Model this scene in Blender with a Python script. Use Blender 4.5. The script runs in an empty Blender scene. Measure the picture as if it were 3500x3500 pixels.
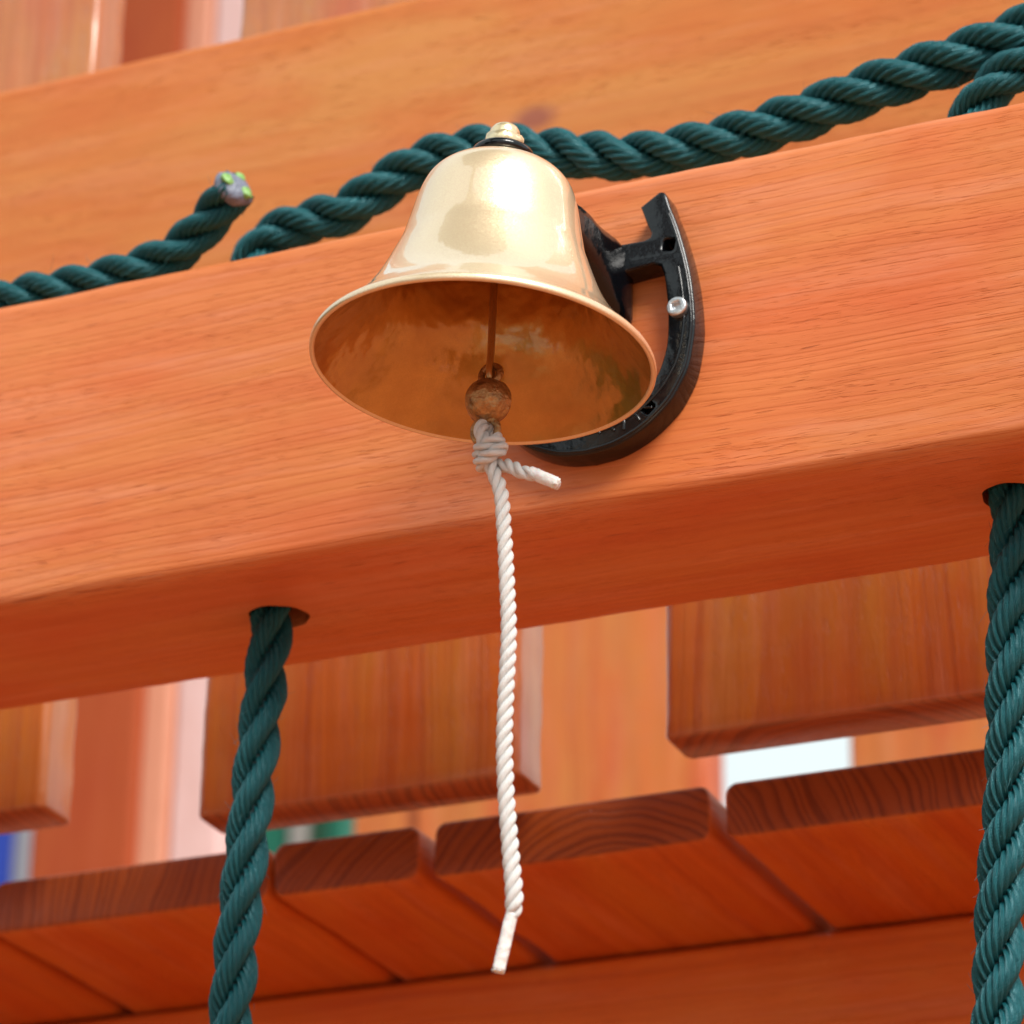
import bpy, bmesh, math, random
import numpy as np
from mathutils import Vector, Matrix, noise
rnd = random.Random(7)
sc = bpy.context.scene
COL = sc.collection

# ------------------------------------------------------------------ camera
cam_d = bpy.data.cameras.new('camera')
cam = bpy.data.objects.new('camera', cam_d); COL.objects.link(cam)
cam_d.sensor_width = 36.0; cam_d.lens = 134.71
cam_d.clip_start = 0.05; cam_d.clip_end = 600
PIT, YAW, ROL = math.radians(24.3906), math.radians(24.2970), math.radians(1.0224)
fwd = Vector((-math.sin(YAW)*math.cos(PIT), math.cos(YAW)*math.cos(PIT), math.sin(PIT)))
rgt0 = Vector((math.cos(YAW), math.sin(YAW), 0)); up0 = rgt0.cross(fwd)
rgt = math.cos(ROL)*rgt0 + math.sin(ROL)*up0; upv = rgt.cross(fwd)
CAMP = Vector((0.54723, -1.21229, -0.59942))
M = Matrix((rgt, upv, -fwd)).transposed().to_4x4(); M.translation = CAMP
cam.matrix_world = M
cam_d.dof.use_dof = True
cam_d.dof.focus_distance = 1.385
cam_d.dof.aperture_fstop = 13.0
sc.camera = cam
FOC = cam

# ------------------------------------------------------------------ light
SUN = Vector((0.55, -0.50, 0.67)).normalized()
w = bpy.data.worlds.new('World'); sc.world = w; w.use_nodes = True
nt = w.node_tree; nt.nodes.clear()
out = nt.nodes.new('ShaderNodeOutputWorld'); bg = nt.nodes.new('ShaderNodeBackground')
sky = nt.nodes.new('ShaderNodeTexSky'); sky.sky_type = 'NISHITA'; sky.sun_disc = False
sky.sun_elevation = math.asin(SUN.z); sky.sun_rotation = math.atan2(SUN.x, SUN.y)
sky.air_density = 1.0; sky.dust_density = 2.0; sky.ozone_density = 1.0
tc = nt.nodes.new('ShaderNodeTexCoord'); nz = nt.nodes.new('ShaderNodeTexNoise')
nz.inputs['Scale'].default_value = 2.2; nz.inputs['Detail'].default_value = 5
nt.links.new(tc.outputs['Generated'], nz.inputs['Vector'])
mr = nt.nodes.new('ShaderNodeMapRange')
mr.inputs['From Min'].default_value = .35; mr.inputs['From Max'].default_value = .6
mr.inputs['To Min'].default_value = .72; mr.inputs['To Max'].default_value = .97
nt.links.new(nz.outputs['Fac'], mr.inputs['Value'])
mx = nt.nodes.new('ShaderNodeMix'); mx.data_type = 'RGBA'
nt.links.new(mr.outputs['Result'], mx.inputs['Factor'])
nt.links.new(sky.outputs['Color'], mx.inputs['A'])
mx.inputs['B'].default_value = (10.6, 11.9, 12.0, 1)      # bright cloud cover
nt.links.new(mx.outputs['Result'], bg.inputs['Color']); bg.inputs['Strength'].default_value = 0.080
nt.links.new(bg.outputs['Background'], out.inputs['Surface'])
sl = bpy.data.lights.new('sun', 'SUN'); sl.energy = 3.7; sl.angle = math.radians(25); sl.color = (1, .96, .9)
so = bpy.data.objects.new('sun', sl); COL.objects.link(so)
so.rotation_euler = (-SUN).to_track_quat('-Z', 'Y').to_euler(); so.location = SUN*6
vs = sc.view_settings; vs.view_transform = 'Standard'; vs.look = 'None'; vs.exposure = 0.12; vs.gamma = 1

# ------------------------------------------------------------------ helpers
def tag(o, label=None, cat=None, group=None, kind=None):
    if label: o['label'] = label
    if cat: o['category'] = cat
    if group: o['group'] = group
    if kind: o['kind'] = kind
    return o
def link(name, me, mats, parent=None, smooth=True):
    if not isinstance(mats, (list, tuple)): mats = [mats]
    for m in mats: me.materials.append(m)
    if smooth: me.polygons.foreach_set('use_smooth', [True]*len(me.polygons))
    o = bpy.data.objects.new(name, me); COL.objects.link(o)
    if parent: o.parent = parent; o.matrix_parent_inverse = Matrix.Translation(-Vector(parent.location))
    return o
def empty(name, loc, label, cat, group=None):
    o = bpy.data.objects.new(name, None); COL.objects.link(o); o.location = loc
    o.empty_display_size = .02
    return tag(o, label, cat, group)
def mesh(name, v, f):
    me = bpy.data.meshes.new(name); me.from_pydata([tuple(map(float, p)) for p in v], [], f); me.update(); return me
def grid_mesh(name, P, closed_v=True, cap=True, uv=None):
    """P: (n, m, 3) array of rings; ring index n along, m round."""
    n, m, _ = P.shape
    i = np.arange(n-1)[:, None]; j = np.arange(m)[None, :]; j2 = (j+1) % m
    q = np.stack([i*m+j, i*m+j2, (i+1)*m+j2, (i+1)*m+j], -1).reshape(-1, 4)
    V = P.reshape(-1, 3); nq = len(q)
    loops = q.reshape(-1); starts = np.arange(nq)*4; tot = np.full(nq, 4)
    if cap:
        c0 = np.arange(m)[::-1]; c1 = (n-1)*m + np.arange(m)
        loops = np.concatenate([loops, c0, c1]); starts = np.concatenate([starts, [nq*4, nq*4+m]])
    me = bpy.data.meshes.new(name)
    me.vertices.add(len(V)); me.vertices.foreach_set('co', V.astype(np.float32).ravel())
    me.loops.add(len(loops)); me.loops.foreach_set('vertex_index', loops.astype(np.int32))
    me.polygons.add(len(starts)); me.polygons.foreach_set('loop_start', starts.astype(np.int32))
    if uv is not None:
        U = np.zeros((len(loops), 2), np.float32); U[:] = uv.reshape(-1, 2)[loops]
        # close the seam
        jj = (loops[:nq*4].reshape(-1, 4) % m)
        wrap = (jj[:, 0] == m-1)
        uq = U[:nq*4].reshape(-1, 4, 2); step = uv[0, 1, 1]-uv[0, 0, 1]
        for k in (1, 2): uq[wrap, k, 1] = uq[wrap, 3 if k == 2 else 0, 1] + step
        U[:nq*4] = uq.reshape(-1, 2)
        l = me.uv_layers.new(name='UVMap'); l.data.foreach_set('uv', U.ravel())
    me.update(); me.validate()
    return me
def catmull(pts, step):
    p = [np.array(q, float) for q in pts]
    p = [2*p[0]-p[1]] + p + [2*p[-1]-p[-2]]
    out = []
    for i in range(1, len(p)-2):
        for t in np.linspace(0, 1, 24, endpoint=False):
            a, b, c, d = p[i-1], p[i], p[i+1], p[i+2]
            out.append(.5*((2*b)+(-a+c)*t+(2*a-5*b+4*c-d)*t*t+(-a+3*b-3*c+d)*t**3))
    out.append(p[-2]); out = np.array(out)
    s = np.concatenate([[0], np.cumsum(np.linalg.norm(np.diff(out, axis=0), axis=1))])
    n = max(4, int(s[-1]/step)); ss = np.linspace(0, s[-1], n)
    return np.stack([np.interp(ss, s, out[:, k]) for k in range(3)], 1), ss
def frames(P):
    T = np.gradient(P, axis=0); T /= np.linalg.norm(T, axis=1)[:, None]
    # smooth tangents
    for _ in range(3): T[1:-1] = (T[:-2]+2*T[1:-1]+T[2:])/4
    T /= np.linalg.norm(T, axis=1)[:, None]
    a = np.array([1., 0, 0]) if abs(T[0][0]) < .8 else np.array([0, 1., 0])
    n = a - T[0]*a.dot(T[0]); n /= np.linalg.norm(n); N = [n]
    for i in range(1, len(P)):
        n = N[-1] - T[i]*N[-1].dot(T[i]); n /= np.linalg.norm(n); N.append(n)
    N = np.array(N); return T, N, np.cross(T, N)
def tube(name, pts, r, mat, parent=None, seg=16, step=.001, cap=True):
    P, s = catmull(pts, step); T, N, B = frames(P)
    R = np.interp(np.linspace(0, 1, len(P)), np.linspace(0, 1, len(r)), r) if hasattr(r, '__len__') else np.full(len(P), r)
    th = np.linspace(0, 2*np.pi, seg, endpoint=False)
    G = P[:, None]+R[:, None, None]*(np.cos(th)[None, :, None]*N[:, None]+np.sin(th)[None, :, None]*B[:, None])
    return link(name, grid_mesh(name, G, cap=cap), mat, parent)
def lathe(name, prof, mat, parent, origin, axis, seg=128, cap=False, matfn=None):
    """prof: list of (r, h)."""
    ax = Vector(axis).normalized(); u = Vector((0, 1, 0)).cross(ax).normalized(); v = ax.cross(u)
    pr = np.array(prof); th = np.linspace(0, 2*np.pi, seg, endpoint=False)
    A, U, V = map(np.array, (ax, u, v))
    G = np.array(origin)+pr[:, 1][:, None, None]*A+pr[:, 0][:, None, None]*(np.cos(th)[None, :, None]*U+np.sin(th)[None, :, None]*V)
    me = grid_mesh(name, G, cap=cap)
    return link(name, me, mat, parent)

# ------------------------------------------------------------------ materials
class NT:
    def __init__(s, name):
        s.m = bpy.data.materials.new(name); s.m.use_nodes = True; s.t = s.m.node_tree
        s.b = s.t.nodes['Principled BSDF']
    def n(s, typ, **kw):
        x = s.t.nodes.new('ShaderNode'+typ)
        for k, v in kw.items():
            if k.startswith('i_'):
                key = k[2:]; key = int(key) if key.isdigit() else key.replace('_', ' ')
                x.inputs[key].default_value = v
            else: setattr(x, k, v)
        return x
    def l(s, a, b): s.t.links.new(a, b)
    def math(s, op, a, b=None, c=None):
        x = s.n('Math', operation=op)
        for i, q in enumerate((a, b, c)):
            if q is None: continue
            if hasattr(q, 'is_output'): s.l(q, x.inputs[i])
            else: x.inputs[i].default_value = q
        return x.outputs[0]
    def vec(s, a, b, c):
        x = s.n('CombineXYZ')
        for i, q in enumerate((a, b, c)):
            if hasattr(q, 'is_output'): s.l(q, x.inputs[i])
            else: x.inputs[i].default_value = q
        return x.outputs[0]
    def noise(s, v, scale, detail=3, rough=.5, dist=0.0):
        x = s.n('TexNoise', i_Scale=scale, i_Detail=detail, i_Roughness=rough, i_Distortion=dist)
        s.l(v, x.inputs['Vector']); return x.outputs['Fac']
    def rng(s, v, a, b, c, d):
        x = s.n('MapRange'); s.l(v, x.inputs['Value'])
        for k, q in zip(('From Min', 'From Max', 'To Min', 'To Max'), (a, b, c, d)): x.inputs[k].default_value = q
        return x.outputs['Result']
    def mix(s, f, a, b, mode='MIX'):
        x = s.n('Mix', data_type='RGBA', blend_type=mode)
        for k, q in (('Factor', f), ('A', a), ('B', b)):
            i = x.inputs[k] if k == 'Factor' else [z for z in x.inputs if z.name == k and z.type == 'RGBA'][0]
            if hasattr(q, 'is_output'): s.l(q, i)
            else: i.default_value = q if k == 'Factor' else (*q, 1)
        return [z for z in x.outputs if z.type == 'RGBA'][0]
    def bump(s, h, strength, dist, normal=None):
        x = s.n('Bump', i_Strength=strength, i_Distance=dist); s.l(h, x.inputs['Height'])
        if normal is not None: s.l(normal, x.inputs['Normal'])
        return x.outputs['Normal']
    def set(s, **kw):
        for k, v in kw.items():
            i = s.b.inputs[k.replace('_', ' ')]
            if hasattr(v, 'is_output'): s.l(v, i)
            else: i.default_value = (*v, 1) if isinstance(v, tuple) else v
        return s.m

def deep(c): return (c[0]*.98, c[1]*.88, c[2]*.70)
def wood(name, axis, light=(.66, .19, .05), dark=(.50, .105, .02), yellow=(.64, .24, .07), red=(.60, .12, .03),
         cracks=.6, ring=.0058, pith=(.03, .07), knot=None, rough=.42, ringk=.95, coat=0.0, pale=.25):
    light, dark, yellow, red = map(deep, (light, dark, yellow, red))
    t = NT(name); tc = t.n('TexCoord'); sp = t.n('SeparateXYZ'); t.l(tc.outputs['Object'], sp.inputs[0])
    sn = t.n('SeparateXYZ'); t.l(tc.outputs['Normal'], sn.inputs[0])
    X, Y, Z = sp.outputs
    g, a, b = {'X': (X, Y, Z), 'Y': (Y, X, Z), 'Z': (Z, X, Y)}[axis]
    ng = sn.outputs['XYZ'.index(axis)]
    rv = t.n('ObjectInfo').outputs['Random']
    gs = t.math('ADD', g, t.math('MULTIPLY', rv, 7.3))
    wob = t.vec(t.math('MULTIPLY', gs, 1.7), t.math('MULTIPLY', a, 6.0), t.math('MULTIPLY', b, 6.0))
    wn = t.noise(wob, 1.6, 3, .5)
    wn2 = t.noise(t.vec(t.math('MULTIPLY', gs, 1.5), t.math('MULTIPLY', a, 6.0), t.math('ADD', t.math('MULTIPLY', b, 6.0), 11.3)), 1.6, 3, .5)
    aa = t.math('ADD', t.math('SUBTRACT', a, pith[0]), t.math('MULTIPLY', t.math('SUBTRACT', wn, .5), .034))
    bb = t.math('ADD', t.math('SUBTRACT', b, pith[1]), t.math('MULTIPLY', t.math('SUBTRACT', wn2, .5), .034))
    aa = t.math('ADD', aa, t.math('MULTIPLY', t.math('SUBTRACT', rv, .5), .05))
    rad = t.math('SQRT', t.math('ADD', t.math('MULTIPLY', aa, aa), t.math('MULTIPLY', bb, bb)))
    rr = t.math('ADD', t.math('DIVIDE', rad, ring), t.math('MULTIPLY', t.noise(t.vec(t.math('MULTIPLY', rad, 75), t.math('MULTIPLY', gs, .4), 0.7), 1.0, 3, .6), 4.0))
    fr = t.math('FRACT', rr)
    late = t.n('ValToRGB'); t.l(fr, late.inputs[0])
    e = late.color_ramp.elements; e[0].position = 0; e[0].color = (.25, .25, .25, 1); e[1].position = 1; e[1].color = (.25, .25, .25, 1)
    for p, c in ((.12, 0), (.5, .08), (.82, 1.0), (.93, .9)):
        q = late.color_ramp.elements.new(p); q.color = (c, c, c, 1)
    ringv = t.n('TexWhiteNoise', noise_dimensions='1D'); t.l(t.math('FLOOR', rr), ringv.inputs['W'])
    fibre = t.noise(t.vec(t.math('MULTIPLY', gs, 9), t.math('MULTIPLY', a, 700), t.math('MULTIPLY', b, 700)), 1.0, 3, .6)
    fibre2 = t.noise(t.vec(t.math('MULTIPLY', gs, 5), t.math('MULTIPLY', a, 110), t.math('MULTIPLY', b, 110)), 1.0, 4, .6)
    blot = t.noise(t.vec(t.math('MULTIPLY', gs, 5.0), t.math('MULTIPLY', a, 24), t.math('MULTIPLY', b, 24)), 1.0, 4, .55)
    blot2 = t.noise(t.vec(t.math('MULTIPLY', gs, 9.0), t.math('MULTIPLY', a, 20), t.math('ADD', t.math('MULTIPLY', b, 20), 5.1)), 1.0, 3, .5)
    col = t.mix(t.rng(blot, .38, .62, 0, 1), light, yellow)
    col = t.mix(t.rng(blot2, .48, .72, 0, .85), col, red)
    lm = t.math('MULTIPLY', late.outputs[0], t.math('MULTIPLY', t.math('POWER', ringv.outputs['Value'], 2.2), t.rng(t.noise(t.vec(t.math('MULTIPLY', gs, 2.2), t.math('MULTIPLY', a, 10), t.math('MULTIPLY', b, 10)), 1.0, 2, .5), .35, .65, .25, ringk)))
    col = t.mix(lm, col, dark)
    col = t.mix(t.rng(fibre2, .45, .75, 0, .5), col, dark)
    worn = t.noise(t.vec(t.math('MULTIPLY', gs, 6), t.math('MULTIPLY', a, 60), t.math('MULTIPLY', b, 60)), 1.0, 5, .65)
    col = t.mix(t.rng(worn, .5, .72, 0, pale), col, (.74, .30, .17))
    col = t.mix(t.rng(fibre, .5, .8, 0, .18), col, dark)
    # end grain drinks more stain
    eg = t.rng(t.math('ABSOLUTE', ng), .55, .85, 0, 1)
    egc = t.mix(t.math('MULTIPLY', late.outputs[0], .8), (.36, .072, .010), (.17, .026, .003))
    egn = t.noise(t.vec(t.math('MULTIPLY', g, 300), t.math('MULTIPLY', a, 900), t.math('MULTIPLY', b, 900)), 1, 2, .6)
    egc = t.mix(t.rng(egn, .55, .8, 0, .35), egc, (.42, .11, .025))
    col = t.mix(eg, col, egc)
    cr = t.noise(t.vec(t.math('MULTIPLY', gs, 55), t.math('MULTIPLY', a, 900), t.math('MULTIPLY', b, 900)), 1.0, 1, .4)
    crm = t.rng(t.noise(t.vec(t.math('MULTIPLY', gs, 6), t.math('MULTIPLY', a, 20), t.math('MULTIPLY', b, 20)), 1.0, 2, .5), .45, .62, 0, 1)
    crk = t.math('MULTIPLY', t.rng(cr, .69, .75, 0, 1), crm)
    crk = t.math('MULTIPLY', crk, t.math('SUBTRACT', 1.0, eg))
    col = t.mix(t.math('MULTIPLY', crk, cracks), col, (.28, .05, .008))
    po = t.noise(t.vec(t.math('MULTIPLY', gs, 110), t.math('MULTIPLY', a, 1700), t.math('MULTIPLY', b, 1700)), 1.0, 1, .4)
    pom = t.rng(t.noise(t.vec(t.math('MULTIPLY', gs, 12), t.math('MULTIPLY', a, 60), t.math('MULTIPLY', b, 60)), 1.0, 2, .5), .4, .65, .15, 1)
    por = t.math('MULTIPLY', t.math('MULTIPLY', t.rng(po, .60, .70, 0, 1), pom), t.math('SUBTRACT', 1.0, eg))
    col = t.mix(t.math('MULTIPLY', por, .45), col, dark)
    if knot:
        d = t.n('VectorMath', operation='DISTANCE'); kv = t.vec(t.math('MULTIPLY', g, .62), a, b)
        t.l(kv, d.inputs[0]); d.inputs[1].default_value = (knot[0]*.62, knot[1], knot[2])
        kd = t.math('ADD', d.outputs['Value'], t.math('MULTIPLY', t.math('SUBTRACT', wn, .5), .01))
        col = t.mix(t.rng(kd, .0025, .0085, .9, 0), col, (.30, .085, .05))
    h = t.math('ADD', t.math('MULTIPLY', late.outputs[0], -.35), t.math('MULTIPLY', fibre, .5))
    h = t.math('ADD', h, t.math('MULTIPLY', fibre2, .5))
    h = t.math('SUBTRACT', h, t.math('MULTIPLY', crk, 1.2))
    h = t.math('SUBTRACT', h, t.math('MULTIPLY', por, .8))
    h = t.math('ADD', h, t.math('MULTIPLY', t.math('MULTIPLY', egn, eg), 1.0))
    nrm = t.bump(h, .55, .0006)
    ro = t.rng(fibre2, .3, .7, rough-.06, rough+.12)
    return t.set(Base_Color=col, Roughness=ro, Normal=nrm, Specular_IOR_Level=.5, Coat_Weight=coat, Coat_Roughness=.2, Coat_IOR=1.6)

W_BEAM = wood('front_beam_stain', 'X', light=(.66, .20, .07), yellow=(.66, .23, .075), red=(.64, .145, .045), dark=(.52, .115, .03), pith=(.05, -.025), ring=.0036, ringk=.5, pale=.5)
W_RAIL = wood('rail_stain', 'X', light=(.60, .20, .045), yellow=(.60, .26, .075), red=(.58, .15, .03), dark=(.47, .11, .02), pith=(.33, .30), ring=.012, cracks=.2, knot=(-.0656, .162, .2785))
W_PICK = wood('picket_stain', 'Z', light=(.54, .15, .022), yellow=(.50, .20, .034), red=(.50, .09, .012), dark=(.34, .065, .008), pith=(.05, .25), ring=.006, cracks=.2, coat=.9)
W_DECK = wood('deck_stain', 'Y', light=(.61, .145, .018), yellow=(.59, .175, .025), red=(.55, .10, .011), dark=(.40, .062, .008), pith=(-.08, -.10), ring=.0042, cracks=.15, ringk=.6)
W_FAR = wood('far_plank_stain', 'Z', light=(.60, .17, .035), yellow=(.56, .22, .05), red=(.54, .10, .02), dark=(.42, .09, .015), pith=(.05, .25), ring=.006, cracks=.2)
W_POST_SHADE = wood('post_shaded_front', 'Z', light=(.40, .075, .012), yellow=(.42, .085, .015), red=(.38, .06, .010), dark=(.33, .05, .01), pith=(.05, .25), ring=.006, cracks=.1, rough=.75, pale=0)  # darker colour paints in the shade on the far post's front
W_LIT_EDGE = wood('post_lit_edge', 'Z', light=(.70, .32, .24), yellow=(.70, .34, .26), red=(.68, .28, .20), dark=(.6, .24, .16), pith=(.05, .25), ring=.006, cracks=.1, ringk=.3, pale=0)  # half-lit tone between the post's front and bright side, painted as colour
W_LIT_SIDE = wood('post_lit_side', 'Z', light=(.80, .60, .72), yellow=(.82, .64, .78), red=(.76, .52, .60), dark=(.70, .46, .52), pith=(.05, .25), ring=.006, cracks=.1, ringk=.3, pale=0)  # light on the post's right side, painted as a pale pink colour
W_JOIST = wood('joist_stain', 'X', light=(.74, .20, .035), yellow=(.72, .24, .05), red=(.68, .15, .025), dark=(.55, .11, .018), pith=(.45, .05), ring=.009, cracks=.2)

def rope_mat(name, base, base2, rough, fine, spec=.5, sss=0.0, sheen=.0, tint=(1, 1, 1)):
    t = NT(name); uv = t.n('UVMap'); sp = t.n('SeparateXYZ'); t.l(uv.outputs[0], sp.inputs[0])
    U, V = sp.outputs[0], sp.outputs[1]
    v = t.vec(t.math('MULTIPLY', U, 60 if fine < 1 else 120), t.math('MULTIPLY', V, 26*fine), 0.0)
    n1 = t.noise(v, 1.0, 4, .65)
    n2 = t.noise(t.vec(t.math('MULTIPLY', U, 500), t.math('MULTIPLY', V, 6), 3.1), 1.0, 2, .5)
    col = t.mix(t.rng(n1, .35, .7, 0, 1), base, base2)
    h = t.math('ADD', n1, t.math('MULTIPLY', n2, .3))
    nrm = t.bump(h, .9, .0009 if fine < 1.2 else .0004)
    ro = t.rng(n1, .3, .7, rough+.16, rough-.08)
    m = t.set(Base_Color=col, Roughness=ro, Normal=nrm, Specular_IOR_Level=spec, Sheen_Weight=sheen, Specular_Tint=tint)
    if sss:
        t.set(Subsurface_Weight=sss, Subsurface_Scale=.002); t.b.inputs['Subsurface Radius'].default_value = (1, .9, .8)
    return m
M_GREEN = rope_mat('green_rope_fibre', (.0016, .048, .058), (.018, .20, .23), .20, 1.0, spec=1.0, tint=(.5, .9, 1.0))
M_WHITE = rope_mat('white_cord_fibre', (.88, .87, .82), (.94, .95, .95), .34, 1.6, spec=.5, sss=.3, sheen=.3)

def fleck(name, base, metallic, rough, coat, coatr, lump=0.0, lumpscale=60, dark=None, flake=.5):
    t = NT(name); tc = t.n('TexCoord'); o = tc.outputs['Object']
    vo = t.n('TexVoronoi', i_Scale=2600.0); t.l(o, vo.inputs['Vector'])
    wn = t.n('TexWhiteNoise', noise_dimensions='3D'); t.l(vo.outputs['Position'], wn.inputs['Vector'])
    nv = t.n('VectorMath', operation='SUBTRACT'); t.l(wn.outputs['Color'], nv.inputs[0]); nv.inputs[1].default_value = (.5, .5, .5)
    sc_ = t.n('VectorMath', operation='SCALE'); t.l(nv.outputs[0], sc_.inputs[0]); sc_.inputs['Scale'].default_value = flake*.5
    ge = t.n('NewGeometry'); ad = t.n('VectorMath', operation='ADD')
    big = t.noise(o, lumpscale, 3, .5)
    if lump:
        bn = t.bump(big, 1.0, lump)
    else: bn = ge.outputs['Normal']
    t.l(bn, ad.inputs[0]); t.l(sc_.outputs[0], ad.inputs[1])
    nm = t.n('VectorMath', operation='NORMALIZE'); t.l(ad.outputs[0], nm.inputs[0])
    col = t.mix(t.rng(wn.outputs['Value'], 0, 1, 0, .35), base, tuple(min(1, c*1.3) for c in base))
    if dark: col = t.mix(t.rng(t.noise(o, lumpscale*.7, 4, .6), .4, .7, 0, .8), col, dark)
    t.set(Base_Color=col, Metallic=metallic, Roughness=rough, Normal=nm.outputs[0], Coat_Weight=coat, Coat_Roughness=coatr, Coat_IOR=1.75)
    if lump: t.l(bn, t.b.inputs['Coat Normal'])
    return t.m
M_GOLD = fleck('gold_flake_lacquer', (.88, .67, .43), .55, .36, 1.0, .04, flake=.2)
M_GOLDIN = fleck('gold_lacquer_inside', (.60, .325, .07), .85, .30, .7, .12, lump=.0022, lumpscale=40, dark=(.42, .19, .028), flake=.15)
M_NUT = fleck('gold_nut_lacquer', (.84, .66, .38), .7, .3, 1.0, .06, lump=.0003, lumpscale=300, flake=.15)
M_CAST = fleck('rough_cast_bronze_paint', (.50, .29, .11), .8, .42, .3, .2, lump=.0012, lumpscale=420, dark=(.16, .07, .02), flake=.3)
M_ROD = fleck('bronze_rod_paint', (.46, .26, .09), .8, .3, .5, .1, flake=.1)
t = NT('black_gloss_paint'); o_ = t.n('TexCoord').outputs['Object']
hn = t.math('ADD', t.noise(o_, 160, 3, .5), t.math('MULTIPLY', t.noise(o_, 900, 2, .5), .15))
M_BLACK = t.set(Base_Color=(.003, .0035, .005), Roughness=.15, Normal=t.bump(hn, .5, .0006), Specular_IOR_Level=.5)
t = NT('zinc_screw'); o_ = t.n('TexCoord').outputs['Object']
M_ZINC = t.set(Base_Color=t.mix(t.noise(o_, 700, 3), (.5, .52, .54), (.75, .77, .8)), Metallic=.9, Roughness=.35, Normal=t.bump(t.noise(o_, 900, 3), .5, .0003))
t = NT('grey_melted_fibre'); o_ = t.n('TexCoord').outputs['Object']
M_MELT = t.set(Base_Color=t.mix(t.noise(o_, 600, 3), (.05, .06, .10), (.28, .32, .42)), Roughness=.4, Normal=t.bump(t.noise(o_, 500, 3), .8, .001))
t = NT('lime_fibre_core'); o_ = t.n('TexCoord').outputs['Object']
M_LIME = t.set(Base_Color=t.mix(t.rng(t.noise(o_, 500, 3), .4, .7, 0, 1), (.16, .36, .07), (.32, .56, .20)), Roughness=.5)
t = NT('fused_white_fibre'); o_ = t.n('TexCoord').outputs['Object']
M_FUSE = t.set(Base_Color=t.mix(t.noise(o_, 400, 3), (.72, .70, .66), (.88, .88, .88)), Roughness=.25, Subsurface_Weight=.2, Subsurface_Scale=.003,
               Normal=t.bump(t.noise(o_, 260, 4), .8, .0012))

# ------------------------------------------------------------------ setting
t = NT('bark_mulch'); o_ = t.n('TexCoord').outputs['Object']
M_GROUND = t.set(Base_Color=t.mix(t.noise(o_, 9, 6, .7), (.34, .105, .032), (.48, .16, .06)), Roughness=.9, Normal=t.bump(t.noise(o_, 40, 5), .6, .02))
GZ = -2.1
S_ = 150
link('ground', mesh('ground', [(-S_, -S_, GZ), (S_, -S_, GZ), (S_, S_, GZ), (-S_, S_, GZ)], [(0, 1, 2, 3)]), M_GROUND)['kind'] = 'structure'

M_PAVE = NT('concrete'); o_ = M_PAVE.n('TexCoord').outputs['Object']
M_PAVE = M_PAVE.set(Base_Color=M_PAVE.mix(M_PAVE.noise(o_, 5, 5, .6), (.30, .29, .27), (.40, .39, .37)), Roughness=.85)
link('path', mesh('path', [(-40, -9, GZ+.004), (40, -9, GZ+.004), (40, -4.2, GZ+.004), (-40, -4.2, GZ+.004)], [(0, 1, 2, 3)]), M_PAVE)['kind'] = 'structure'

def timber(name, lo, hi, axis, mat, parent=None, r=.005, seg=6, wear=.00025, step=.006, seed=0):
    """a sawn timber with rounded, slightly uneven edges, grain along `axis`"""
    ai = 'XYZ'.index(axis); oi = [i for i in range(3) if i != ai]
    lo = np.array(lo, float); hi = np.array(hi, float)
    u0, u1 = lo[oi[0]], hi[oi[0]]; v0, v1 = lo[oi[1]], hi[oi[1]]
    prof = []
    for cx, cy, a0 in ((u1-r, v1-r, 0), (u0+r, v1-r, 90), (u0+r, v0+r, 180), (u1-r, v0+r, 270)):
        for k in range(seg+1):
            a = math.radians(a0+90*k/seg); prof.append((cx+r*math.cos(a), cy+r*math.sin(a), math.cos(a), math.sin(a)))
    prof = np.array(prof)
    L0, L1 = lo[ai], hi[ai]
    n = max(3, min(160, int((L1-L0)/step))); e = min(r*.35, .002)
    ls = np.concatenate([[L0, L0+e*.3, L0+e], np.linspace(L0+e, L1-e, n)[1:-1], [L1-e, L1-e*.3, L1]])
    ins = np.concatenate([[e, e*.3, 0], np.zeros(n-2), [0, e*.3, e]])
    G = np.zeros((len(ls), len(prof), 3))
    for i, (l, q) in enumerate(zip(ls, ins)):
        for j, (pu, pv, nu, nv) in enumerate(prof):
            d = wear*(noise.noise((l*40+seed*3.1, pu*90, pv*90))*1.2+noise.noise((l*260+seed, pu*200, pv*200))*.6) if wear else 0
            G[i, j, oi[0]] = pu - nu*(q-d); G[i, j, oi[1]] = pv - nv*(q-d); G[i, j, ai] = l
    if axis != 'Y': pass
    me = grid_mesh(name, G)
    bm = bmesh.new(); bm.from_mesh(me); bmesh.ops.recalc_face_normals(bm, faces=bm.faces); bm.to_mesh(me); bm.free()
    o = link(name, me, mat, parent)
    try: me.set_sharp_from_angle(angle=math.radians(50))
    except Exception: pass
    return o

def drill(o, holes):
    """cut vertical rope holes (x, y, r) through the timber"""
    for x, y, r in holes:
        bm = bmesh.new()
        ret = bmesh.ops.create_cone(bm, cap_ends=True, segments=48, radius1=r, radius2=r, depth=1.0)
        for v in bm.verts:
            a = math.atan2(v.co.y, v.co.x); k = 1+.03*math.sin(3*a+x*40)+.02*math.sin(7*a)
            v.co.x = v.co.x*k+x; v.co.y = v.co.y*k+y
        me = bpy.data.meshes.new('drill'); bm.to_mesh(me); bm.free()
        c = bpy.data.objects.new('drill', me); COL.objects.link(c)
        m = o.modifiers.new('b', 'BOOLEAN'); m.object = c; m.solver = 'EXACT'; m.operation = 'DIFFERENCE'
        dg = bpy.context.evaluated_depsgraph_get(); dg.update()
        nm = bpy.data.meshes.new_from_object(o.evaluated_get(dg))
        o.modifiers.clear(); old = o.data; nm.name = old.name; o.data = nm
        bpy.data.objects.remove(c)
    try: o.data.set_sharp_from_angle(angle=math.radians(40))
    except Exception: pass

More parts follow.
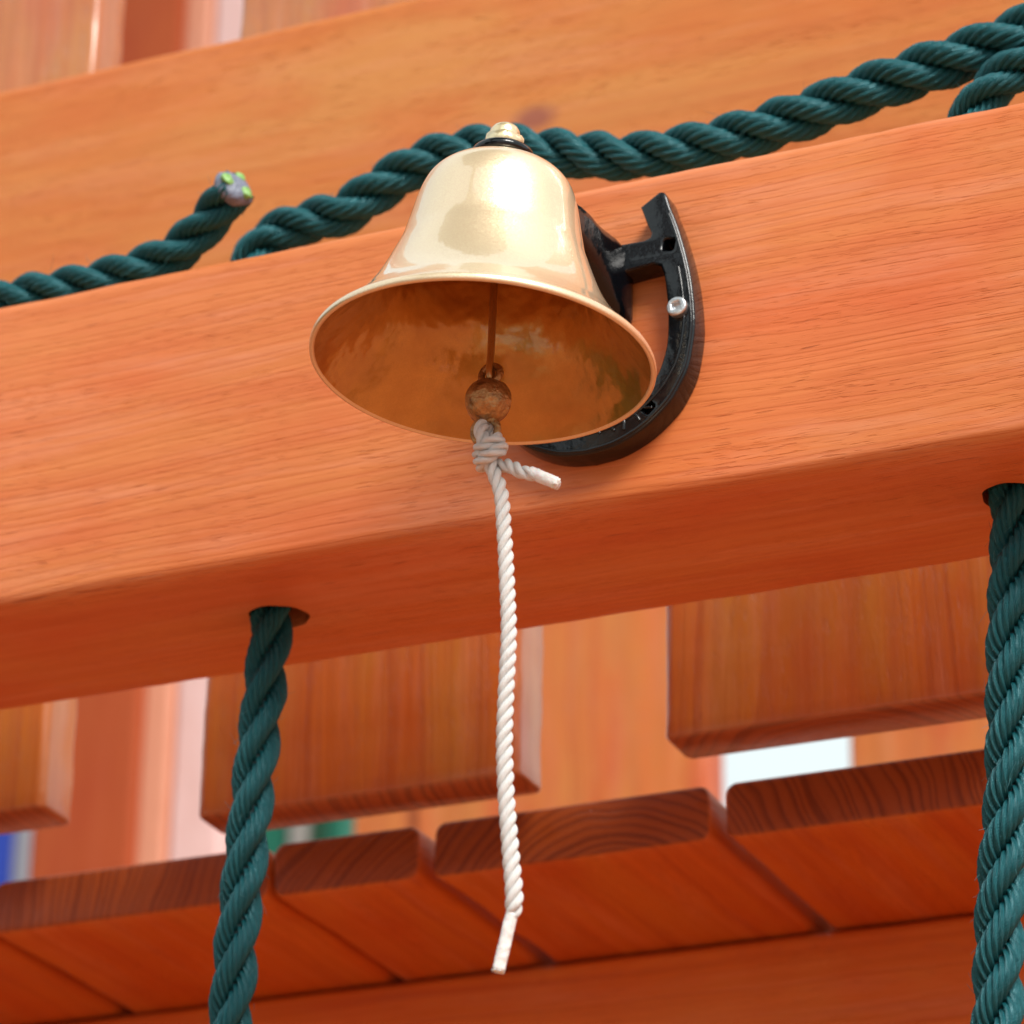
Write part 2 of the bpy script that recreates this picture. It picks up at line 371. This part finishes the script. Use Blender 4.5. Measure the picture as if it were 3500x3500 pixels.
beam = timber('front_beam', (-.48, 0, 0), (.46, .104, .14), 'X', W_BEAM, r=.0062, wear=.00035, seed=1)
tag(beam, 'thick orange stained front beam carrying the bell and drilled for the green ropes', 'beam')
drill(beam, [(-.1258, .0515, .0122), (.1835, .0495, .0125)])

fence = empty('picket_fence', (-.1, .2, -.02), 'orange picket fence with wide top board close behind the front beam', 'fence')
timber('rail', (-.75, .162, .172), (.62, .1996, .3595), 'X', W_RAIL, fence, r=.007, seed=2)
for i, (x0, x1, z0) in enumerate(((-.63, -.482, -.004), (-.4705, -.3224, -.0045), (-.2427, -.0858, -.0205), (-.0180, .134, -.0145), (.2, .35, -.012))):
    timber('picket', (x0, .200, z0), (x1, .229, .75), 'Z', W_PICK, fence, r=.0052, seed=3+i, step=.006, wear=.0007)

deck = empty('deck', (-.1, .235, -.05), 'orange stained deck platform of boards seen from below with crossing joist', 'deck')
for i, (x0, x1) in enumerate(((-.515, -.371), (-.367, -.2232), (-.2207, -.1485), (-.1415, -.0108), (-.0038, .135), (.142, .28), (.287, .42))):
    timber('deck_board', (x0, .235, -.0498), (x1, 1.21, -.0243), 'Y', W_DECK, deck, r=.0052, seed=10+i, step=.012, wear=.0006)
timber('joist', (-.75, .364, -.196), (.6, .402, -.0508), 'X', W_JOIST, deck, r=.005, seed=20)

far = empty('far_fence', (-.5, 1.25, 0), 'orange posts and planks of the far wall seen blurred through the gaps', 'fence')
timber('post', (-.98, 1.25, -.06), (-.884, 1.31, 2.3), 'Z', W_POST_SHADE, far, r=.008, seed=30, step=.05)
timber('plank', (-.8865, 1.255, -.06), (-.8585, 1.29, 2.3), 'Z', W_LIT_EDGE, far, r=.006, seed=36, step=.05)  # added strip, coloured as the gradient into the post's lit side
timber('lit_side_strip', (-.858, 1.258, -.06), (-.811, 1.29, 2.3), 'Z', W_LIT_SIDE, far, r=.006, seed=35, step=.05)  # added strip standing for the lit right side of the post
timber('post', (-.70, 1.262, -.06), (-.643, 1.30, 2.3), 'Z', W_FAR, far, r=.006, seed=31, step=.05)
timber('plank', (-.6415, 1.25, -.06), (-.4034, 1.288, 2.3), 'Z', W_FAR, far, r=.006, seed=32, step=.05)
timber('plank', (-.2947, 1.25, -.06), (-.10, 1.288, 2.3), 'Z', W_FAR, far, r=.006, seed=33, step=.05)
timber('plank', (-.02, 1.25, -.06), (.2, 1.288, 2.3), 'Z', W_FAR, far, r=.006, seed=34, step=.05)

def plain(name, c, rough=.4):
    t = NT(name); o_ = t.n('TexCoord').outputs['Object']
    return t.set(Base_Color=t.mix(t.noise(o_, 6, 3), c, tuple(x*.85 for x in c)), Roughness=rough)
M_PGREEN = plain('green_plastic', (.0, .17, .10)); M_PDARK = plain('dark_green_plastic', (0, .07, .025))
M_PGREY = plain('grey_paint', (.36, .36, .34)); M_PBLUE = plain('blue_plastic', (.01, .06, .55)); M_PLILAC = plain('pale_grey_plastic', (.35, .38, .45))
gp = empty('green_play_panel', (-1.47, 2.6, .9), 'green plastic panel far behind, glimpsed under the picket beside the rope', 'play panel')
timber('panel', (-1.66, 2.6, .2), (-1.455, 2.64, 1.35), 'Z', M_PGREEN, gp, r=.012, step=.2, wear=0)
timber('post', (-1.4535, 2.59, .2), (-1.431, 2.63, 1.35), 'Z', M_PGREY, gp, r=.005, step=.2, wear=0)
timber('strip', (-1.4295, 2.6, .2), (-1.408, 2.64, 1.35), 'Z', M_PDARK, gp, r=.005, step=.2, wear=0)
timber('edge_strip', (-1.4065, 2.6, .2), (-1.384, 2.64, 1.35), 'Z', M_PGREEN, gp, r=.005, step=.2, wear=0)
bp = empty('blue_play_panel', (-1.9, 2.6, .9), 'blue plastic panel with pale edge far behind at the left edge', 'play panel')
timber('panel', (-2.3, 2.6, .2), (-1.8395, 2.64, 1.35), 'Z', M_PBLUE, bp, r=.012, step=.2, wear=0)
timber('edge_strip', (-1.838, 2.6, .2), (-1.815, 2.64, 1.35), 'Z', M_PLILAC, bp, r=.005, step=.2, wear=0)

# ------------------------------------------------------------------ ropes
def rope(parent, pts, R, pitch, mat, yarns, scallop, seg, step, phase=0.0, amp=None, name='strand', fat=1.02, pitchfn=None, Rfn=None):
    P, s = catmull(pts, step); T, N, B = frames(P)
    a = R*.53; b = R*.47*fat
    tan = 2*math.pi*a/pitch; al = math.atan(tan)
    k = -1.22*(a+b)*(2*math.pi/pitch)/(b*math.cos(al))
    th = np.linspace(0, 2*np.pi, seg, endpoint=False)
    A = np.ones(len(P)) if amp is None else np.interp(s/s[-1], *amp)
    if Rfn is not None: A = np.interp(s, *Rfn)/R
    obs = []
    pl = np.full(len(s), pitch) if pitchfn is None else np.interp(s, *pitchfn)
    phs = np.concatenate([[0], np.cumsum(2*np.pi/((pl[1:]+pl[:-1])/2)*np.diff(s))])
    pl *= 1
    for j in range(3):
        ph = phs + j*2*np.pi/3 + phase
        er = np.cos(ph)[:, None]*N+np.sin(ph)[:, None]*B; ep = -np.sin(ph)[:, None]*N+np.cos(ph)[:, None]*B
        t = math.cos(al)*T+math.sin(al)*ep; w_ = math.cos(al)*ep-math.sin(al)*T
        psi = th[None, :]-k*s[:, None]+j
        sca = np.abs(np.sin(psi*yarns/2))**1.1
        jit = np.array([rnd.uniform(-1, 1) for _ in range(len(P))]); jit = np.convolve(jit, np.ones(9)/9, 'same')
        lf = np.array([noise.noise((q_*70+j*9, phase, j*3.3)) for q_ in s])
        rr = b*A[:, None]*(1-scallop*(1-sca))*(1+.05*jit[:, None])*(1+(.07 if scallop > .1 else .03)*lf[:, None])
        # per yarn variation
        yi = np.floor((psi*yarns/(2*np.pi))).astype(int)
        rr = rr*(1+.03*np.sin(yi*12.9898+j*4.1)*np.sin(s[:, None]*90+yi*2.7))
        G = (P+a*A[:, None]*er)[:, None]+rr[..., None]*(np.cos(th)[None, :, None]*er[:, None]+np.sin(th)[None, :, None]*w_[:, None])
        uv = np.stack([np.broadcast_to(s[:, None], psi.shape)+j*.37, psi], -1)
        obs.append(link(name, grid_mesh(name, G, uv=uv), mat, parent))
    return P, T, N, B, s

GR = 'dark green twisted ropes on the beam'
r_l = empty('green_rope', (-.1258, .0515, 0), 'dark green twisted rope hanging through beam left of bell and running on behind it', 'rope', GR)
ptsL = [(-.1415, .05, -.190), (-.1385, .05, -.169), (-.1368, .05, -.131), (-.1347, .05, -.098), (-.1325, .05, -.065), (-.1300, .05, -.031), (-.1283, .0505, 0),
        (-.1262, .051, .07), (-.1265, .051, .125), (-.1390, .051, .1500), (-.1455, .050, .1630), (-.1380, .050, .1755), (-.121, .05, .1797), (-.1025, .05, .1807), (-.0854, .05, .1894), (-.066, .05, .1972), (-.0489, .05, .1986),
        (-.0319, .05, .1967), (.0018, .05, .1863), (.0300, .05, .1792), (.0647, .05, .1781), (.0989, .05, .1819), (.1327, .05, .1883),
        (.166, .05, .1937), (.195, .05, .1996), (.2316, .05, .2104), (.28, .05, .225)]
rope(r_l, ptsL, .0092, .064, M_GREEN, 8, .42, 110, .0008, phase=1.0, pitchfn=([0, .19, .36, .42, .9], [.070, .070, .057, .056, .068]), Rfn=([0, .19, .36, .42, .55, .75, .9], [.0092, .0092, .0096, .0102, .0104, .0112, .0118]))
r_r = empty('green_rope', (.1835, .0495, 0), 'thick dark green twisted rope dropping through the beam at the right edge', 'rope', GR)
ptsR = [(.1665, .05, -.235), (.169, .05, -.202), (.1722, .05, -.157), (.1768, .05, -.117), (.1800, .05, -.056), (.1832, .05, 0), (.1815, .0495, .07),
        (.176, .05, .125), (.1695, .05, .150), (.1725, .05, .1655), (.1830, .047, .1765), (.203, .046, .184), (.23, .045, .195), (.26, .045, .205)]
rope(r_r, ptsR, .0097, .062, M_GREEN, 8, .42, 110, .0008, phase=.4)
r_c = empty('green_rope', (-.25, .014, .15), 'green rope tail with pale cut end lifting off the beam at the left', 'rope', GR)
ptsC = [(-.36, .016, .1495), (-.30, .016, .1492), (-.2465, .014, .1495), (-.2179, .014, .1492), (-.1873, .014, .1505), (-.1625, .014, .1555), (-.1440, .0100, .1660), (-.1295, .0030, .1742)]
P, T, N, B, s = rope(r_c, ptsC, .0095, .056, M_GREEN, 8, .42, 110, .0008, phase=2.2)
e = P[-1]; tt = T[-1]
def blob(name, c, ax, rad, thick, mat, parent, lump=.15, seg=24):
    u = Vector(ax).normalized(); q = u.to_track_quat('Z', 'Y').to_matrix()
    bm = bmesh.new(); bmesh.ops.create_uvsphere(bm, u_segments=seg, v_segments=seg//2, radius=1)
    for v in bm.verts:
        d = 1+lump*noise.noise(v.co*2.2+Vector(c)*300)
        p = Vector((v.co.x*rad[0], v.co.y*rad[1], v.co.z*thick))*d
        v.co = q @ p+Vector(c)
    me = bpy.data.meshes.new(name); bm.to_mesh(me); bm.free()
    return link(name, me, mat, parent)
cut = blob('cut_end', e-tt*.0015, tt, (.0089, .0089), .0052, M_MELT, r_c, lump=.12)
facing = (np.array(CAMP)-e); facing /= np.linalg.norm(facing)
for j in range(3):
    a_ = j*2*math.pi/3+.9
    c = e+.0054*(math.cos(a_)*N[-1]+math.sin(a_)*B[-1])+tt*.0020
    blob('fibre_core', c, tt, (.0024+.0008*rnd.random(), .0034), .0016, M_LIME, cut, lump=.3)

# ------------------------------------------------------------------ bell
AX = Vector((.0494, .0534, 1)).normalized(); BC = Vector((.0347, -.105, .0113)); F_ = .978
bell = empty('bell', BC, 'gold lacquered hand bell bolted under the horseshoe bracket on the beam', 'bell')
po = [(.0634, 0), (.0635, .0012), (.0630, .0024), (.0614, .0038), (.0604, .0046), (.0596, .0051), (.0578, .0069), (.0552, .0096), (.0516, .0136), (.0481, .0182), (.0447, .0234), (.0417, .0290),
      (.0390, .0350), (.0366, .041), (.0345, .0465), (.0331, .052), (.0319, .0575), (.0308, .063), (.0299, .067), (.0288, .0705), (.0274, .0738), (.0254, .0766), (.0226, .0790), (.0190, .0807), (.0145, .0818), (.009, .0823), (.003, .0825), (.0006, .0825)]
pi_ = [(.0004, .0800), (.012, .0795), (.018, .0780), (.0225, .0755), (.0252, .0720), (.0266, .0680), (.0280, .062), (.0298, .054), (.0320, .045), (.0348, .036), (.0393, .027), (.0446, .0195), (.0498, .0135), (.0545, .0082), (.0584, .0040), (.0606, .0012), (.0618, -.0004), (.0630, -.0005)]
def smooth_prof(p, n):
    q, _ = catmull([(a, b, 0) for a, b in p], .0006); return q[:, :2]
pro = smooth_prof(po, 0)*F_; pri = smooth_prof(pi_, 0)*F_
allp = np.concatenate([pro[::-1], pri[::-1]])   # crown outside -> rim -> inside crown
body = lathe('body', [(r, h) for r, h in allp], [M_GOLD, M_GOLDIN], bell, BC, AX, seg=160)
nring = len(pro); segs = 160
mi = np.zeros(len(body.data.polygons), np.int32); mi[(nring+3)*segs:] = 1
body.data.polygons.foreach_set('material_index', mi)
bm = bmesh.new(); bm.from_mesh(body.data); bmesh.ops.recalc_face_normals(bm, faces=bm.faces)
bm.to_mesh(body.data); bm.free()
CR = BC+AX*.0825*F_
# crown nut: hexagon with chamfer under a dome
NB = CR+AX*.0084
q = AX.to_track_quat('Z', 'X').to_matrix()
bm = bmesh.new()
ring = []
for z, r_ in ((0, .0074), (.0005, .0080), (.0046, .0080), (.0054, .0068)):
    ring.append([bm.verts.new((r_*math.cos(math.radians(60*k+14)), r_*math.sin(math.radians(60*k+14)), z)) for k in range(6)])
for i in range(3):
    for k in range(6): bm.faces.new((ring[i][k], ring[i][(k+1) % 6], ring[i+1][(k+1) % 6], ring[i+1][k]))
bm.faces.new(ring[0][::-1]); bm.faces.new(ring[3])
bmesh.ops.bevel(bm, geom=[e_ for e_ in bm.edges], offset=.0005, segments=3, affect='EDGES')
bm.transform(Matrix.Translation(NB) @ q.to_4x4())
me = bpy.data.meshes.new('cap_nut'); bm.to_mesh(me); bm.free()
nut = link('cap_nut', me, M_NUT, bell)
lathe('dome', [(.0056, .0050), (.0057, .0066), (.0055, .0079), (.0048, .0092), (.0037, .0101), (.0024, .0107), (.001, .0110), (.0002, .0110)], M_NUT, nut, NB, AX, seg=48)
# clapper
tube('clapper_rod', [(.0388, -.1005, .094), (.0368, -.1001, .060), (.0362, -.1000, .040), (.0359, -.1003, .020), (.0357, -.1010, .0105), (.0357, -.1000, .0075), (.0357, -.0980, .0085), (.0357, -.0975, .0115), (.0358, -.0985, .014)], [.0013, .0012, .0012, .0013, .0014, .0014, .0013, .0012], M_ROD, bell, step=.0006)
bm = bmesh.new(); bmesh.ops.create_uvsphere(bm, u_segments=64, v_segments=40, radius=.0083)
for v in bm.verts:
    d = 1+.018*noise.noise(v.co*420)+.02*noise.noise(v.co*150)
    if abs(v.co.y-.0012) < .0007: d += .045+.02*noise.noise(v.co*900)   # casting seam
    v.co = v.co*d+Vector((.0350, -.1000, -.0011))
me = bpy.data.meshes.new('clapper'); bm.to_mesh(me); bm.free()
clap = link('clapper', me, M_CAST, bell)
def loop_ring(c, R, r, tilt):
    pts = []
    P = [];
    for k in range(40):
        a = 2*math.pi*k/40; P.append(Vector((R*math.cos(a), math.sin(a)*R*math.sin(tilt), R*math.sin(a)*1.0*math.cos(tilt)))+Vector(c))
    P = np.array(P); Tn = np.roll(P, -1, 0)-np.roll(P, 1, 0); Tn /= np.linalg.norm(Tn, axis=1)[:, None]
    Ra = P-np.array(c); Ra /= np.linalg.norm(Ra, axis=1)[:, None]; Bn = np.cross(Tn, Ra)
    th = np.linspace(0, 2*np.pi, 14, endpoint=False)
    rj = np.array([r*(1+.13*noise.noise(Vector(p)*500)) for p in P])
    G = P[:, None]+rj[:, None, None]*(np.cos(th)[None, :, None]*Ra[:, None]+np.sin(th)[None, :, None]*Bn[:, None])
    G = np.concatenate([G, G[:1]])
    me = grid_mesh('loop', G, cap=False)
    bm = bmesh.new(); bm.from_mesh(me); bmesh.ops.remove_doubles(bm, verts=bm.verts, dist=1e-6); bmesh.ops.recalc_face_normals(bm, faces=bm.faces); bm.to_mesh(me); bm.free()
    return link('loop', me, M_CAST, clap)
loop_ring((.0357, -.0998, .0093), .0036, .0014, .15)
loop_ring((.0343, -.1000, -.0128), .0046, .0014, -.1)

# ------------------------------------------------------------------ horseshoe bracket
brk = empty('horseshoe_bracket', (.035, 0, .07), 'glossy black horseshoe shaped bracket screwed to the front beam behind the bell', 'bracket')
XC = .035
outer = [(64.6, 123.6), (66.6, 123.2), (67.9, 120.6), (69.4, 115.5), (71.9, 108.5), (75.6, 94.8), (77.9, 82.6), (79.1, 70.0), (79.0, 60.5), (76.7, 47.1), (72.9, 38.6), (67.9, 31.6), (58.1, 23.5), (46.5, 18.4), (35, 16.9)]
inner = [(45.5, 68), (45.5, 84), (46.5, 89), (50, 91.6), (62.3, 92.6), (65.3, 91.2), (66.6, 87.6), (67.5, 80), (68.2, 70.9), (67.9, 59), (66.3, 51.5), (63.4, 44.5), (57, 37), (48, 32.6), (35, 31.4)]
tipin = [(56.9, 118.6), (60.0, 109.4), (61.4, 106.3), (60.9, 104.6), (58.6, 103.8), (52, 103.9), (35, 104.2)]
def cr2(p, step=.0012):
    q, _ = catmull([(a/1000, b/1000, 0) for a, b in p], step); return [(a, b) for a, b in q[:, :2]]
def mir(p): return [(2*XC-a, b) for a, b in p[::-1]]
ro = cr2(outer); ti = [(a/1000, b/1000) for a, b in tipin]
loopo = ro + mir(ro)[1:] + [(2*XC-a, b) for a, b in ti] + ti[::-1][1:]
inr = [(a/1000, b/1000) for a, b in inner[:6]] + cr2(inner[6:])
loopi = inr + mir(inr)[1:] + [(.0245+.0035, .062), (.035, .060), (.042, .062)]
def sq(cx, cz, r_, ang):
    o = []
    for k in range(4):
        for dd in (-9, 9):
            a = math.radians(45+90*k+dd)+ang; o.append((cx+r_*math.cos(a), cz+r_*math.sin(a)))
    return o
holes = []
for cx, cz, an in ((.0686, .0998, -.2), (.0600, .0324, .8)):
    holes += [sq(cx, cz, .0029, an), sq(2*XC-cx, cz, .0029, -an)]
def plate(name, loops, y0, y1, bevel, mat, parent):
    cu = bpy.data.curves.new(name, 'CURVE'); cu.dimensions = '2D'; cu.fill_mode = 'BOTH'
    for lp in loops:
        sp = cu.splines.new('POLY'); sp.points.add(len(lp)-1); sp.use_cyclic_u = True
        for p, (a, b) in zip(sp.points, lp): p.co = (a, b, 0, 1)
    cu.extrude = (y1-y0)/2-bevel; cu.bevel_depth = bevel; cu.bevel_resolution = 3; cu.offset = -bevel
    o = bpy.data.objects.new(name, cu); COL.objects.link(o)
    dg = bpy.context.evaluated_depsgraph_get(); dg.update()
    me = bpy.data.meshes.new_from_object(o.evaluated_get(dg)); bpy.data.objects.remove(o)
    me.name = name
    for v in me.vertices:
        x, y, z = v.co; v.co = (x, (y0+y1)/2-z, y)
    bm = bmesh.new(); bm.from_mesh(me); bmesh.ops.remove_doubles(bm, verts=bm.verts, dist=1e-6)
    bmesh.ops.recalc_face_normals(bm, faces=bm.faces); bm.to_mesh(me); bm.free()
    ob = link(name, me, mat, parent)
    try: me.set_sharp_from_angle(angle=math.radians(35))
    except Exception: pass
    return ob
shoe = plate('horseshoe', [loopo, loopi]+holes, -.0112, .0004, .0011, M_BLACK, brk)
# raised bead just inside the outer edge, and a fuller ridge along each branch
bead = [((a-XC)*.965+XC, (b-.07)*.972+.07) for a, b in ro[9:]+mir(ro)[1:-9]]
tube('rim_bead', [(a, -.0112, b) for a, b in bead[::3]], .0007, M_BLACK, shoe, seg=10, step=.001)
ful = [((a-XC)*.90+XC, (b-.07)*.885+.072) for a, b in ro[30:]+mir(ro)[1:-30]]
tube('fuller_ridge', [(a, -.0111, b) for a, b in ful[::3]], .0006, M_BLACK, shoe, seg=8, step=.001)
# worn cast relief marks at the toe of the shoe
for k in range(9):
    a = -.62+k*.145; cx = XC+math.sin(a)*.0375+.006; cz = .0675-math.cos(a)*.0415
    d = .0016+.0009*rnd.random(); an = a+rnd.uniform(-.5, .9)
    tube('relief_mark', [(cx-d*math.sin(an), -.0111, cz+d*math.cos(an)*1.3), (cx+.0004, -.0112, cz), (cx+d*math.sin(an), -.0111, cz-d*math.cos(an)*1.3)], .0006, M_BLACK, shoe, seg=8, step=.0005)
# arm reaching forward to the crown of the bell
secs = [(-.004, .035, .0700, .1044, .0160), (-.011, .035, .0720, .1046, .0157), (-.0165, .0352, .0760, .1050, .0148), (-.027, .036, .0820, .1062, .0128), (-.038, .0367, .0865, .1070, .0108), (-.052, .0373, .0905, .1055, .0092),
        (-.066, .0380, .0925, .1030, .0086), (-.080, .0385, .0943, .1004, .0084), (-.092, .0388, .0953, .0990, .0086)]
G = []
for y, cx, z0, z1, hw in secs:
    prof = []; rr_ = min(hw, (z1-z0)/2)*(.3 if y > -.02 else .6)
    for (sx, sz, a0) in ((1, 1, 0), (-1, 1, 90), (-1, -1, 180), (1, -1, 270)):
        for k in range(6):
            a = math.radians(a0+18*k)
            px = cx+sx*(hw-rr_)+rr_*math.cos(a); pz = (z0+z1)/2+sz*((z1-z0)/2-rr_)+rr_*math.sin(a)
            j = .0004*noise.noise((px*300, y*300, pz*300))
            prof.append((px+j, y, pz+j*2))
    G.append(prof)
G = np.array(G); Gi = []
for j in range(G.shape[1]):
    q_, _ = catmull(G[:, j], .0016)
    idx = np.linspace(0, len(q_)-1, 48).astype(int); Gi.append(q_[idx])
Gi = np.array(Gi).transpose(1, 0, 2)
for i in range(Gi.shape[0]):
    for j in range(Gi.shape[1]):
        Gi[i, j, 2] += .00045*noise.noise(Vector(Gi[i, j])*420)
me = grid_mesh('arm', Gi); bm = bmesh.new(); bm.from_mesh(me); bmesh.ops.recalc_face_normals(bm, faces=bm.faces); bm.to_mesh(me); bm.free()
arm = link('arm', me, M_BLACK, brk)
lathe('eye', [(.0003, 0.0001), (.0085, .0001), (.0088, .0030), (.0108, .0038), (.0117, .0048), (.0117, .0060), (.0112, .0071), (.0102, .0075), (.0003, .0075)], M_BLACK, arm, CR, AX, seg=48)
# pan head screw with a square socket
scw = plate('screw', [[(.0728+.0040*math.cos(a), .0712+.0040*math.sin(a)) for a in np.linspace(0, 2*math.pi, 40, endpoint=False)], sq(.0726, .0713, .0018, .15)], -.0142, -.0108, .0008, M_ZINC, brk)
plate('socket_floor', [sq(.0726, .0713, .0021, .15)], -.0125, -.0110, .0001, M_ZINC, scw)

# ------------------------------------------------------------------ pull cord
cord = empty('pull_cord', (.0343, -.100, -.012), 'white twisted pull cord knotted to the clapper and hanging straight down', 'cord')
CRAD, CP = .0031, .0145
kn = [(55.2, -100.9, -34.1), (48.9, -100.6, -30.2), (43.4, -99.2, -26.4), (37.5, -97.0, -24.2), (31.9, -98.6, -24.2), (33.4, -102.6, -23.9), (38.9, -103.9, -22.6), (42.0, -101.2, -20.0), (37.1, -97.0, -18.6),
      (31.5, -97.8, -19.0), (31.7, -101.6, -19.4), (37.2, -103.9, -18.4), (40.2, -101.2, -16.3), (36.6, -97.6, -13.6), (34.2, -97.6, -10.4), (33.4, -100.0, -10.2), (33.5, -102.2, -14.2), (35.0, -101.0, -20.0), (36.3, -100.4, -25.0),
      (37.4, -100, -28.6), (40.7, -100, -38.0), (42.2, -100, -52.5), (43.7, -100, -72.9), (44.7, -100, -93), (44.1, -100, -112.5), (43.8, -100, -131.9), (44.8, -100, -151.2), (46.7, -100, -170.4), (48.3, -100, -185.6), (48.4, -100, -191.5), (47.4, -100, -195.0)]
kn = [(p[0], p[1], p[2]-1.3) if 0 < i_ < 14 else p for i_, p in enumerate(kn)]
kn = [(36.4+(p[0]-36.4)*.86, -100.3+(p[1]+100.3)*.86, p[2]) if 3 < i_ < 14 else p for i_, p in enumerate(kn)]
rope(cord, [tuple(c/1000 for c in p) for p in kn], CRAD, CP, M_WHITE, 16, .07, 44, .00035, fat=.98, amp=([0, .02, .2, .9, .985, 1], [.80, .84, .86, 1, 1.04, .7]))
def fused(pts, r, twist):
    P, s = catmull(pts, .0004); T, N, B = frames(P); th = np.linspace(0, 2*np.pi, 36, endpoint=False)
    R = np.zeros((len(P), 36))
    for i in range(len(P)):
        for j in range(36):
            f = abs(math.sin(1.5*(th[j]-s[i]*twist)))**.35
            R[i, j] = r*(1-.07*(1-f))*(1+.05*noise.noise(Vector(P[i])*500+Vector((math.cos(th[j]), math.sin(th[j]), 0))))
    R[0] *= .8; 
    R[-1] *= .78
    G = P[:, None]+R[..., None]*(np.cos(th)[None, :, None]*N[:, None]+np.sin(th)[None, :, None]*B[:, None])
    o = link('fused_tip', grid_mesh('fused_tip', G), M_FUSE, cord)
    return P[-1], T[-1]
e1, t1 = fused([(.0520, -.1009, -.0322), (.0560, -.1009, -.0346), (.0590, -.1009, -.0364), (.0624, -.1009, -.0385)], .0023, 300)
blob('melted_end', e1, t1, (.0021, .0021), .0007, M_FUSE, cord, lump=.5)
e2, t2 = fused([(.0478, -.1, -.1935), (.0470, -.1, -.1962), (.0448, -.1, -.2055), (.0431, -.1, -.2130)], .0022, 60)
blob('melted_end', e2, t2, (.0020, .0020), .0008, M_FUSE, cord, lump=.5)

# ------------------------------------------------------------------ tree behind the viewer, mirrored in the bell
t = NT('leaf'); M_LEAF = t.set(Base_Color=t.mix(t.n('ObjectInfo').outputs['Random'], (.05, .09, .02), (.07, .12, .03)), Roughness=.5)
M_BARK = plain('bark', (.12, .09, .06), .9)
TC = Vector((-.25, -1.05, 4.5))
tree = empty('tree', (-.9, -3.4, GZ), 'broad leafy tree standing in front of the playset behind the viewer', 'tree')
tube('trunk', [(-.9, -3.4, GZ), (-.9, -3.3, 0), (-.75, -2.6, 2.5), (-.25, -1.1, 4.4)], [.22, .17, .14, .08], M_BARK, tree, step=.1)
v, f = [], []
for i in range(9000):
    d = Vector((rnd.gauss(0, 1), rnd.gauss(0, 1), rnd.gauss(0, 1))).normalized()
    rr_ = 1.6*(1+.25*noise.noise(d*1.7))*(rnd.random()**.4)
    c = TC+Vector((d.x*rr_, d.y*rr_, d.z*rr_*.55))
    a = Vector((rnd.gauss(0, 1), rnd.gauss(0, 1), rnd.gauss(0, 1))).normalized(); b = a.orthogonal().normalized()
    L, Wd = .12, .06; n0 = len(v)
    v += [c-a*L, c+b*Wd, c+a*L, c-b*Wd]; f.append((n0, n0+1, n0+2, n0+3))
link('crown', mesh('crown', v, f), M_LEAF, tree, smooth=False)

# row of trees across the path, seen only as the dark band mirrored in the paint
def backdrop_tree(x, y, h, src=None):
    if src is None:
        o = empty('garden_tree', (x, y, GZ), 'leafy garden tree in the row across the path behind the viewer', 'tree', 'trees across the path')
        tube('trunk', [(x, y, GZ), (x+.05, y, GZ+1), (x, y, GZ+3)], [.16, .13, .09], M_BARK, o, step=.1)
        v, f = [], []
        for i in range(7000):
            d = Vector((rnd.gauss(0, 1), rnd.gauss(0, 1), rnd.gauss(0, 1))).normalized()
            k = (1+.3*noise.noise(d*1.8))*(rnd.random()**.35)
            c = Vector((x+d.x*1.9*k, y+d.y*1.6*k, GZ+3.6+d.z*3.2*k))
            a = Vector((rnd.gauss(0, 1), rnd.gauss(0, 1), rnd.gauss(0, 1))).normalized(); b = a.orthogonal().normalized(); n0 = len(v)
            v += [c-a*.17, c+b*.09, c+a*.17, c-b*.09]; f.append((n0, n0+1, n0+2, n0+3))
        link('crown', mesh('crown', v, f), M_LEAF, o, smooth=False)
        return o
    o = src.copy(); COL.objects.link(o); o.location = (x, y, GZ); o.scale = (1, 1, h); o.rotation_euler.z = rnd.uniform(0, 6)
    for ch in src.children:
        c = ch.copy(); COL.objects.link(c); c.parent = o
    return o
g0 = backdrop_tree(-6.5, -10.5, 1)
for x, h in ((-10.3, .9), (-3.2, 1.1), (.2, .95), (3.4, 1.15), (6.9, 1.0), (10.4, 1.1), (13.5, .95)):
    backdrop_tree(x, -10.5+rnd.uniform(-.6, .6), h, g0)

# fuzz: loose fibres standing off the green ropes
def fuzz(parent, pts, R, n, seed):
    rr = random.Random(seed); P, s = catmull(pts, .001); v, f = [], []
    for _ in range(n):
        i = rr.randrange(4, len(P)-4); T = Vector(P[i+2]-P[i-2]).normalized()
        a = Vector((rr.gauss(0, 1), rr.gauss(0, 1), rr.gauss(0, 1))); o = (a-T*a.dot(T)).normalized()
        d = (o*.7+T*rr.choice((-1, 1))*rr.uniform(.4, 1.4)).normalized(); c = Vector(P[i])+o*R*.93; L = rr.uniform(.002, .005)
        bend = Vector((rr.gauss(0, 1), rr.gauss(0, 1), rr.gauss(0, 1)))*.35; side = d.orthogonal().normalized(); up = d.cross(side)
        n0 = len(v)
        for k in range(4):
            q = c+d*L*k/3+bend*L*(k/3)**2; w_ = .00011*(1-.2*k)
            v += [q+side*w_, q-side*w_*.5+up*w_*.8, q-side*w_*.5-up*w_*.8]
        for k in range(3):
            for m in range(3):
                f.append((n0+k*3+m, n0+k*3+(m+1) % 3, n0+k*3+3+(m+1) % 3, n0+k*3+3+m))
    me = mesh('loose_fibres', v, f); o = link('loose_fibres', me, M_FUZZ, parent); o['kind'] = 'stuff'
M_FUZZ = plain('stray_green_fibre', (.05, .22, .25), .3)
fuzz(r_l, ptsL, .0092, 260, 1); fuzz(r_r, ptsR, .0094, 220, 2); fuzz(r_c, ptsC, .0095, 90, 3)
# heart yarn down the middle of each green rope
M_HEART = plain('dark_green_heart_yarn', (.002, .03, .036), .6)
for par, pts in ((r_l, ptsL), (r_r, ptsR), (r_c, ptsC)):
    tube('heart_yarn', pts, .0036, M_HEART, par, seg=12, step=.002)
